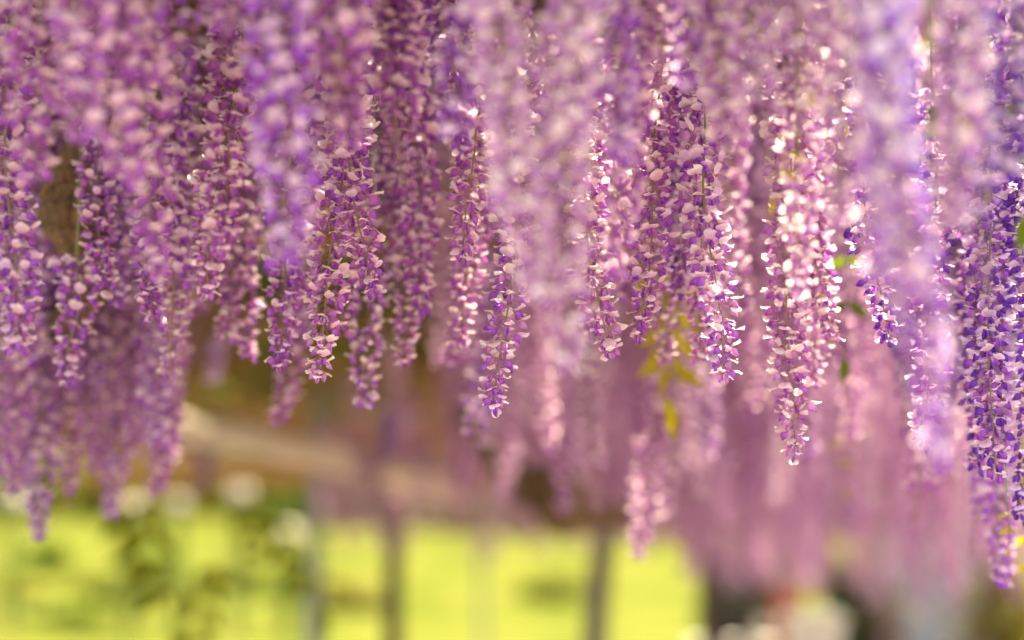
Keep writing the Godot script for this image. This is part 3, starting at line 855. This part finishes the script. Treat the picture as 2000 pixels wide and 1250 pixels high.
func build_racemes():
	var G := "wisteria racemes in focus"
	# px, tip py, depth, length, tint, fine, label, width, buds, second tint
	var A := [
		[620, 728, 1.70, 0.40, 0, true, "sharp pink raceme with its green stem bared, left of the frame's centre", 1.0, 0.0, 3],
		[728, 568, 1.68, 0.34, 0, true, "short sharp raceme with purple tip right of the bare-stemmed pink raceme", 1.0, 0.0, 1],
		[962, 788, 1.70, 0.40, 1, true, "lone sharp raceme ending in round pale petals at the frame's centre", 1.0, 0.0, 3],
		[1190, 683, 1.69, 0.40, 0, true, "sharp raceme with rounded pale petal tip, left of a close pair right of centre", 1.0, 0.0, 3],
		[1245, 652, 1.73, 0.40, 0, true, "sharp raceme, right and shorter of the close pair right of centre", 0.95, 0.0, 1],
		[1412, 726, 1.68, 0.34, 1, true, "raceme with glaring white sunlit flowers above a violet tip", 1.05, 0.0, 3],
		[1552, 880, 1.74, 0.48, 3, true, "long pale sunlit raceme hanging lowest of the sharp ones, right of centre", 1.0, 0.0, 0],
		[905, 494, 1.66, 0.30, 0, true, "short raceme with narrow purple keels above the centre raceme", 1.0, 0.0, 0],
		[1735, 658, 1.70, 0.30, 1, true, "raceme with deep violet keels peeping left of the big blurred lavender raceme", 1.0, 0.0, 2],
		[1800, 858, 1.74, 0.40, 1, false, "violet raceme mostly hidden behind the big blurred lavender raceme", 1.0, 0.0, 2],
		[542, 704, 1.80, 0.36, 1, false, "lilac raceme with violet keels just left of the bare-stemmed pink raceme", 1.0, 0.0, 0],
		[402, 566, 1.60, 0.34, 0, false, "pinkish raceme with one wide petal beside its green stem at left", 0.95, 0.0, 3],
		[330, 752, 1.88, 0.42, 1, false, "raceme tapering to a thin tail of closed buds at left", 1.0, 0.28, 0],
		[1302, 700, 1.95, 0.40, 3, false, "slim pale raceme before the yellow leaf right of centre", 0.85, 0.0, 0],
		[1325, 570, 1.86, 0.40, 1, false, "violet raceme just right of the close pair, in half shade", 1.0, 0.0, 2],
		[1622, 650, 1.78, 0.36, 0, false, "rim-lit pink raceme before the upright green leaf", 0.95, 0.0, 3],
		[1368, 690, 1.84, 0.36, 3, false, "pale raceme touching the glaring white raceme's left side", 0.95, 0.0, 0],
		[1585, 740, 1.90, 0.40, 0, false, "pink raceme behind the lowest sharp pale raceme", 1.0, 0.0, 3],
		[1450, 600, 2.10, 0.40, 0, false, "pink raceme between the glaring white raceme and the lowest pale one", 1.0, 0.0, 3],
		[1945, 925, 1.70, 0.52, 2, false, "long dark violet raceme near the right edge", 1.05, 0.0, 1],
		[1992, 1005, 1.62, 0.50, 2, false, "deep blue raceme cut by the right edge", 0.9, 0.0, 2],
		[1905, 905, 1.82, 0.50, 2, false, "dark violet raceme left of the long one near the right edge", 1.0, 0.0, 0],
		[35, 668, 1.55, 0.40, 1, false, "lilac raceme with rounded petals and purple tip at the left edge", 1.05, 0.0, 0],
		[128, 740, 1.92, 0.15, 1, false, "mauve raceme hanging just right of the left edge raceme", 1.0, 0.0, 0],
		[445, 650, 1.98, 0.36, 0, false, "pink raceme left of the lilac one with violet keels", 1.0, 0.0, 3],
		[485, 690, 2.02, 0.36, 0, false, "mauve raceme ending above the dark brown hollow", 1.0, 0.0, 1],
		[712, 782, 1.98, 0.42, 1, false, "slightly soft lilac raceme reaching lowest between the centre and left racemes", 1.05, 0.0, 3],
		[790, 700, 1.94, 0.40, 3, false, "pale pink raceme right of the soft lilac raceme", 1.0, 0.0, 0],
		[828, 600, 1.90, 0.38, 0, false, "dusty pink raceme halfway between the soft lilac and the centre raceme", 1.0, 0.0, 1],
		[668, 640, 1.88, 0.36, 0, false, "pink raceme right behind the bare-stemmed pink raceme", 0.95, 0.0, 3],
		[208, 560, 1.84, 0.36, 0, false, "purple-tipped raceme right of the rough brown limb at left", 1.0, 0.0, 1],
		[300, 620, 1.80, 0.36, 1, false, "lilac raceme above the thin tail of closed buds", 1.0, 0.0, 0],
		[1150, 640, 1.88, 0.40, 0, false, "pink raceme tucked behind the left of the close pair", 1.0, 0.0, 3],
		[900, 660, 1.90, 0.40, 3, false, "pale raceme just left behind the lone centre raceme", 0.95, 0.0, 0],
	]
	for a in A:
		detailed_raceme(at(a[0], a[1], a[2]), a[3], a[4], a[5], a[6], G, a[7], a[8], a[9])
	# blurred ones near the lens
	var N := "blurred wisteria racemes near the lens"
	var F := [
		[1838, 890, 1.04, 4, "big blurred lavender raceme near the lens at right, lowest of the near ones"],
		[1775, 560, 1.06, 3, "whitish blurred raceme above the big lavender one at right"],
		[1706, 525, 1.12, 4, "blurred lavender raceme with bright violet tip left of the big lavender one"],
		[1930, 600, 1.15, 2, "blurred violet raceme near the lens at the right edge"],
		[1860, 420, 1.12, 3, "blurred cream and violet raceme at upper right with pale discs"],
		[1112, 705, 1.18, 3, "blurred pale pink raceme near the lens right beside the centre raceme"],
		[1040, 560, 1.15, 3, "wide blurred pale pink raceme above and right of the centre raceme"],
		[985, 400, 1.18, 3, "pale pink blurred raceme near the lens at upper centre"],
		[1215, 295, 1.22, 1, "blurred magenta raceme ending above the close sharp pair"],
		[1200, 520, 1.35, 0, "small bright magenta raceme blurred over the close sharp pair"],
		[560, 495, 1.18, 1, "blurred lilac raceme ending above the lilac violet-keeled one"],
		[635, 300, 1.22, 0, "blurred pink raceme at upper left centre"],
		[690, 260, 1.28, 0, "blurred rosy raceme above the short sharp purple-tipped raceme"],
		[500, 330, 1.25, 0, "blurred mauve raceme left of the upper pink ones"],
		[310, 520, 1.32, 0, "blurred pink raceme with wide round petals at left"],
		[250, 330, 1.22, 0, "blurred mauve raceme with cream spots at upper left"],
		[160, 250, 1.18, 0, "blurred purple raceme near the upper left corner"],
		[330, 210, 1.20, 1, "blurred violet raceme left of the dark gap at the top"],
		[60, 330, 1.30, 0, "blurred dusky raceme at the left edge's upper part"],
		[880, 240, 1.24, 1, "blurred violet raceme at the top left of the pale pink ones"],
		[800, 380, 1.38, 0, "blurred rose raceme over the upper centre left"],
		[1130, 260, 1.18, 3, "blurred pale raceme left of the magenta one at top"],
		[1290, 200, 1.3, 3, "blurred violet raceme right of the magenta one at top"],
		[1420, 440, 1.35, 3, "blurred pale pink raceme above the glaring white raceme"],
		[1500, 380, 1.22, 3, "blurred pink-cream raceme at upper right of centre"],
		[1570, 260, 1.2, 3, "blurred lavender raceme at top right of centre"],
		[1640, 420, 1.2, 3, "blurred cream raceme left of the lavender violet-tipped one"],
		[1560, 560, 1.42, 3, "softly blurred pale raceme over the lowest sharp pale raceme"],
		[1970, 330, 1.25, 2, "blurred violet raceme at the upper right corner"],
		[430, 470, 1.45, 0, "softly blurred mauve raceme beside the one wide petal at left"],
		[760, 300, 1.4, 0, "softly blurred rose raceme at upper centre left"],
	]
	for f in F:
		joined_raceme(at(f[0], f[1], f[2] + (0.1 if f[0] < 900 else 0.05)), f[3], f[4], N, false, 0.71 if f[0] < 900 else 0.0, 1.12 if f[0] < 900 else 0.84)
	# soft ones behind
	var B := "soft wisteria racemes behind the focus"
	var S := [
		[75, 1040, 2.35, 1, "lowest mauve raceme of the left cluster with a thin violet tip"],
		[135, 985, 2.4, 0, "mauve raceme next right of the left cluster's lowest"],
		[215, 1000, 2.45, 1, "second lowest mauve raceme of the left cluster, above a white disc"],
		[20, 950, 2.4, 0, "mauve raceme at the left edge of the low left cluster"],
		[285, 975, 2.9, 1, "faint lilac raceme right of the low left cluster"],
		[330, 885, 2.6, 0, "mauve raceme at the right end of the low left cluster"],
		[260, 880, 2.5, 0, "middle mauve raceme of the low left cluster"],
		[170, 860, 2.3, 1, "upper mauve raceme inside the low left cluster"],
		[375, 700, 2.4, 0, "pink raceme hanging right of the closed bud tail"],
		[546, 812, 2.25, 0, "soft pink raceme ending above the pale log"],
		[905, 935, 2.3, 1, "soft pink raceme hanging low just left of the centre raceme"],
		[740, 905, 4.2, 1, "small far magenta raceme across the pale log"],
		[385, 965, 5.0, 1, "small far violet raceme below the pale log's left end"],
		[415, 740, 3.6, 1, "tiny far pink raceme in front of the dark brown hollow"],
		[1170, 1000, 2.5, 3, "soft pale raceme with a bunched tip right of the brown limb stub"],
		[1245, 1080, 2.55, 0, "soft pale pink raceme hanging lowest right of centre"],
		[1298, 1000, 2.6, 3, "soft pale raceme right of the lowest one right of centre"],
		[1105, 990, 3.0, 0, "soft rose raceme before the brown limb stub"],
		[985, 970, 3.4, 0, "blurred rose raceme low beside the centre raceme"],
		[1785, 1055, 2.3, 0, "soft pink raceme under the big blurred lavender raceme"],
		[1895, 1095, 2.15, 1, "soft lilac raceme with bright discs at lower right"],
		[1958, 1130, 2.05, 1, "lowest thin raceme at lower right by the yellow leaves"],
		[1850, 1000, 2.4, 0, "soft mauve raceme between the lavender and the dark violet ones"],
		[950, 860, 3.0, 3, "pale soft raceme peeping out right below the centre raceme"],
		[1030, 900, 3.3, 3, "pale soft raceme between the centre raceme and the limb stub"],
		[1075, 870, 2.9, 0, "pink soft raceme under the blurred one beside the centre raceme"],
		[1140, 930, 3.4, 3, "pale soft raceme left of the bunched-tip one"],
		[1370, 960, 3.2, 3, "pale soft raceme below the yellow leaf right of centre"],
		[1420, 1010, 3.8, 0, "pink soft raceme low under the glaring raceme"],
		[1520, 980, 3.4, 3, "pale soft raceme low under the lowest sharp pale one"],
		[1600, 1030, 3.7, 0, "rose soft raceme low right of the lowest sharp pale one"],
		[1700, 990, 3.3, 3, "pale soft raceme low left of the big lavender one"],
		[1660, 800, 2.3, 0, "soft rose raceme below the upright green leaf"],
		[1460, 800, 2.6, 0, "soft rose raceme below the glaring white raceme"],
	]
	for f in S:
		joined_raceme(at(f[0], f[1], f[2]), f[3], f[4], B, false, 0.14 if f[2] > 4.0 else 0.0)
	# the rest of the curtain behind
	rng.seed = 4242
	var tip_max := func(x):
		if x < 180: return 930.0
		if x < 350: return 860.0
		if x < 420: return 560.0
		if x < 600: return 640.0
		if x < 700: return 610.0
		if x < 850: return 640.0
		if x < 960: return 700.0
		if x < 1350: return 760.0
		if x < 1850: return 900.0
		return 1000.0
	var curtain := []
	for i in 96:
		var x := -60.0 + 2120.0 * (i + rng.randf()) / 96.0
		var d := rng.randf_range(1.95, 3.3)
		if x > 95 and x < 215: d = maxf(d, 2.4)
		if x > 1230 and x < 1390: d = maxf(d, 2.75)
		if x > 1430 and x < 1760: d = maxf(d, 2.6)
		var y: float = tip_max.call(x) - pow(rng.randf(), 1.2) * 420.0
		var tint := 0 if rng.randf() < 0.55 else 1 if rng.randf() < 0.6 else 3
		if x > 1700: tint = [0, 1, 2, 3][rng.randi() % 4]
		curtain.append([x, at(x, y, d), tint, false, 0.0, 1.0])
	for i in 16:
		var x := -20.0 + 370.0 * (i + rng.randf()) / 16.0
		curtain.append([x, at(x, rng.randf_range(810, 960), rng.randf_range(2.25, 3.0)), i % 3 % 2, false, 0.0, 1.0])
	place_labelled(curtain, BEHIND, "in the curtain behind", "thick curtain of racemes behind the sharp ones")
	var tops := []
	for i in 26:
		var x := -60.0 + 2120.0 * (i + rng.randf()) / 26.0
		if x > 1640.0 and x < 1900.0: continue
		tops.append([x, at(x, rng.randf_range(40, 300), rng.randf_range(1.3, 1.6)), 0 if x < 900 else 1 if rng.randf() < 0.25 else 3, false, 0.0, 1.0])
	place_labelled(tops, BEHIND, "at the frame's top", "racemes filling the top of the frame")
	# far pink curtain
	var mass := []
	var fars := []
	for i in 320:
		var d := rng.randf_range(4.8, 9.5)
		var x := rng.randf_range(880.0, 1990.0) if i % 22 else rng.randf_range(640.0, 1000.0)
		var y := lerpf(1000.0, 1150.0, smoothstep(1280.0, 1480.0, x)) + 55.0 * smoothstep(900.0, 1100.0, x) * (1.0 - smoothstep(1280.0, 1480.0, x)) - pow(rng.randf(), 1.5) * 200.0 + 50.0 * maxf(0.0, rng.randf() * 3.0 - 2.0)
		if i % 22 == 0: d = rng.randf_range(6.5, 9.5)
		var p := at(x, y, d)
		var tint: int = [0, 0, 0, 1, 3][rng.randi() % 5]
		var length := maxf(0.5, minf(1.25, ROOF - p.y)) if i % 22 else 0.5
		if i < 44:
			fars.append([x, p, tint, true, length, 1.2])
		else:
			mass.append(Transform3D(Basis(Vector3.UP, rng.randf() * TAU) * Basis.from_scale(Vector3(1.2, length / 0.95, 1.2)), p + Vector3(0, length, 0)))
	for i in 34:
		var x := 630.0 + 740.0 * (i + rng.randf()) / 34.0
		var d := rng.randf_range(8.8, 11.5)
		var near := 999.0
		for q in [690.0, 770.0, 945.0, 1160.0, 1360.0]: near = minf(near, absf(x - q))
		var y := 1040.0 + 0.05 * (x - 630.0) + 62.0 * exp(-near * near / 1400.0) - rng.randf() * 30.0
		fars.append([x, at(x, y, d), 0 if i % 3 else 3, true, rng.randf_range(0.32, 0.48), 1.25])
	place_labelled(fars, BEYOND, "in the far haze", "far pink curtain of racemes")
	var rest := scatter("raceme_curtain", far_racemes[0][2].blossoms, mats.petal, mass, self)
	rest.set_meta("label", "hazy mass of far pink racemes filling the right of the picture")
	var M := [[690, 1030, "far mauve raceme above the lawn right of the blue-grey pole"], [765, 1090, "far mauve raceme hanging before the slim dark trunk"], [640, 1000, "faint far mauve raceme above the blue-grey pole"], [830, 1040, "far rose raceme between slim dark trunk and soft low raceme"]]
	for m in M:
		var p := at(m[0], m[1], 7.5)
		joined_raceme(p, 1, m[2], "far mauve racemes before the lawn", true, 0.45, 1.2)

func build_leaves():
	var r := RandomNumberGenerator.new()
	r.seed = 909
	# the leafy roof
	var leaf := leaf_mesh(5, Color(0.09, 0.12, 0.015), Color(0.14, 0.13, 0.02), 1)
	var xfs := []
	while xfs.size() < 8200:
		var x := r.randf_range(-6.0, 8.0)
		var z := r.randf_range(-17.0, -0.6)
		# openings that let the sun in at the right
		var open := x > 0.2 and x < 3.0 and z > -4.2 and z < (-1.5 if x < 0.3 else -0.6)
		if open and r.randf() < 0.9: continue
		if x > 1.5 and x < 3.4 and z > -7.4 and z < -5.6: continue
		xfs.append(Transform3D(any_basis(r, r.randf_range(1.2, 2.0)), Vector3(x, ROOF + r.randf_range(0.25, 0.6), z)))
	for i in 900:
		xfs.append(Transform3D(any_basis(r, r.randf_range(1.2, 2.0)), Vector3(r.randf_range(-3.0, 0.05), ROOF + r.randf_range(0.25, 0.6), r.randf_range(-4.8, -0.6))))
	for i in 1500:
		xfs.append(Transform3D(any_basis(r, r.randf_range(1.2, 2.0)), Vector3(r.randf_range(-3.2, 1.2), ROOF + r.randf_range(0.25, 0.6), r.randf_range(-10.0, -4.8))))
	var roof := scatter("canopy_foliage", leaf, mats.leaf, xfs, self)
	roof.set_meta("label", "leafy wisteria roof over the pergola rafters")
	# single leaves in view
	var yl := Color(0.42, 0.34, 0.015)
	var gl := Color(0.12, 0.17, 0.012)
	var L := [
		[1285, 572, 2.4, 0.95, yl, "yellow backlit leaf behind the close sharp pair", 0.6, -1.3],
		[1335, 605, 2.45, 0.95, yl, "yellow backlit leaf left of the glaring white raceme", -0.5, -1.2],
		[1655, 530, 2.15, 0.7, gl, "upright green leaf right of the rim-lit pink raceme", 0.1, -1.5],
		[1614, 580, 2.1, 0.3, yl, "small yellow leaf behind the rim-lit pink raceme", 0.3, -1.3],
		[1645, 870, 2.9, 0.45, yl, "small yellow-green leaf in the rose curtain at right", 0.2, -1.3],
		[1505, 60, 1.62, 0.26, yl, "tiny yellow leaf near the top right of centre", 1.2, -0.6],
		[1590, 170, 1.60, 0.30, yl, "small golden leaf below the tiny one at top", 0.9, -0.9],
		[1605, 225, 1.55, 0.26, yl, "tiny golden leaf left of the cream blurred raceme", -1.0, -0.5],
		[1918, 95, 1.45, 0.26, yl, "tiny yellow leaf at the upper right corner", 0.2, -1.4],
		[1926, 270, 1.45, 0.26, yl, "tiny yellow leaf below the corner one at right", -0.2, -1.4],
		[1795, 30, 1.35, 0.5, gl, "blurred green leaf at the top right", 0.2, -1.2],
		[2004, 230, 1.35, 0.5, gl, "green leaf cut by the right edge near the top", 0.1, -1.5],
		[1968, 1010, 1.85, 0.22, yl, "small yellow leaf beside the deep blue raceme", 0.2, -1.4],
		[2000, 1065, 2.1, 0.4, yl, "yellow leaf cut by the lower right edge", 0.2, -1.2],
		[1535, 110, 1.5, 0.30, yl, "golden leaf fleck between the two highest golden leaves", 0.5, -0.9],
		[1690, 150, 1.42, 0.33, gl, "small green leaf fleck high among the cream blurred racemes", 0.9, -1.1],
		[1560, 330, 1.45, 0.30, yl, "golden leaf fleck halfway up, over the lowest pale raceme", -0.7, -0.7],
		[1860, 200, 1.3, 0.30, yl, "yellow leaf fleck left of the violet corner raceme", 0.4, -1.2],
		[225, 1050, 4.3, 1.9, Color(0.19, 0.20, 0.012), "dark leaf spray hanging before the lawn at left", 0.9, -0.8],
		[420, 1140, 4.5, 1.4, Color(0.24, 0.25, 0.015), "olive leaf spray before the lawn below the pale log", -0.3, -1.0],
		[505, 1065, 4.6, 1.5, Color(0.20, 0.22, 0.012), "dark leaf spray before the lawn left of the blue-grey pole", 1.0, -0.7],
		[300, 1020, 6.0, 1.5, Color(0.20, 0.24, 0.015), "bright green leaf spray before the lawn under the left cluster", -0.9, -0.9],
		[480, 1010, 6.2, 1.4, Color(0.20, 0.22, 0.015), "bright leaf spray below the far violet raceme", 0.4, -1.0],
	]
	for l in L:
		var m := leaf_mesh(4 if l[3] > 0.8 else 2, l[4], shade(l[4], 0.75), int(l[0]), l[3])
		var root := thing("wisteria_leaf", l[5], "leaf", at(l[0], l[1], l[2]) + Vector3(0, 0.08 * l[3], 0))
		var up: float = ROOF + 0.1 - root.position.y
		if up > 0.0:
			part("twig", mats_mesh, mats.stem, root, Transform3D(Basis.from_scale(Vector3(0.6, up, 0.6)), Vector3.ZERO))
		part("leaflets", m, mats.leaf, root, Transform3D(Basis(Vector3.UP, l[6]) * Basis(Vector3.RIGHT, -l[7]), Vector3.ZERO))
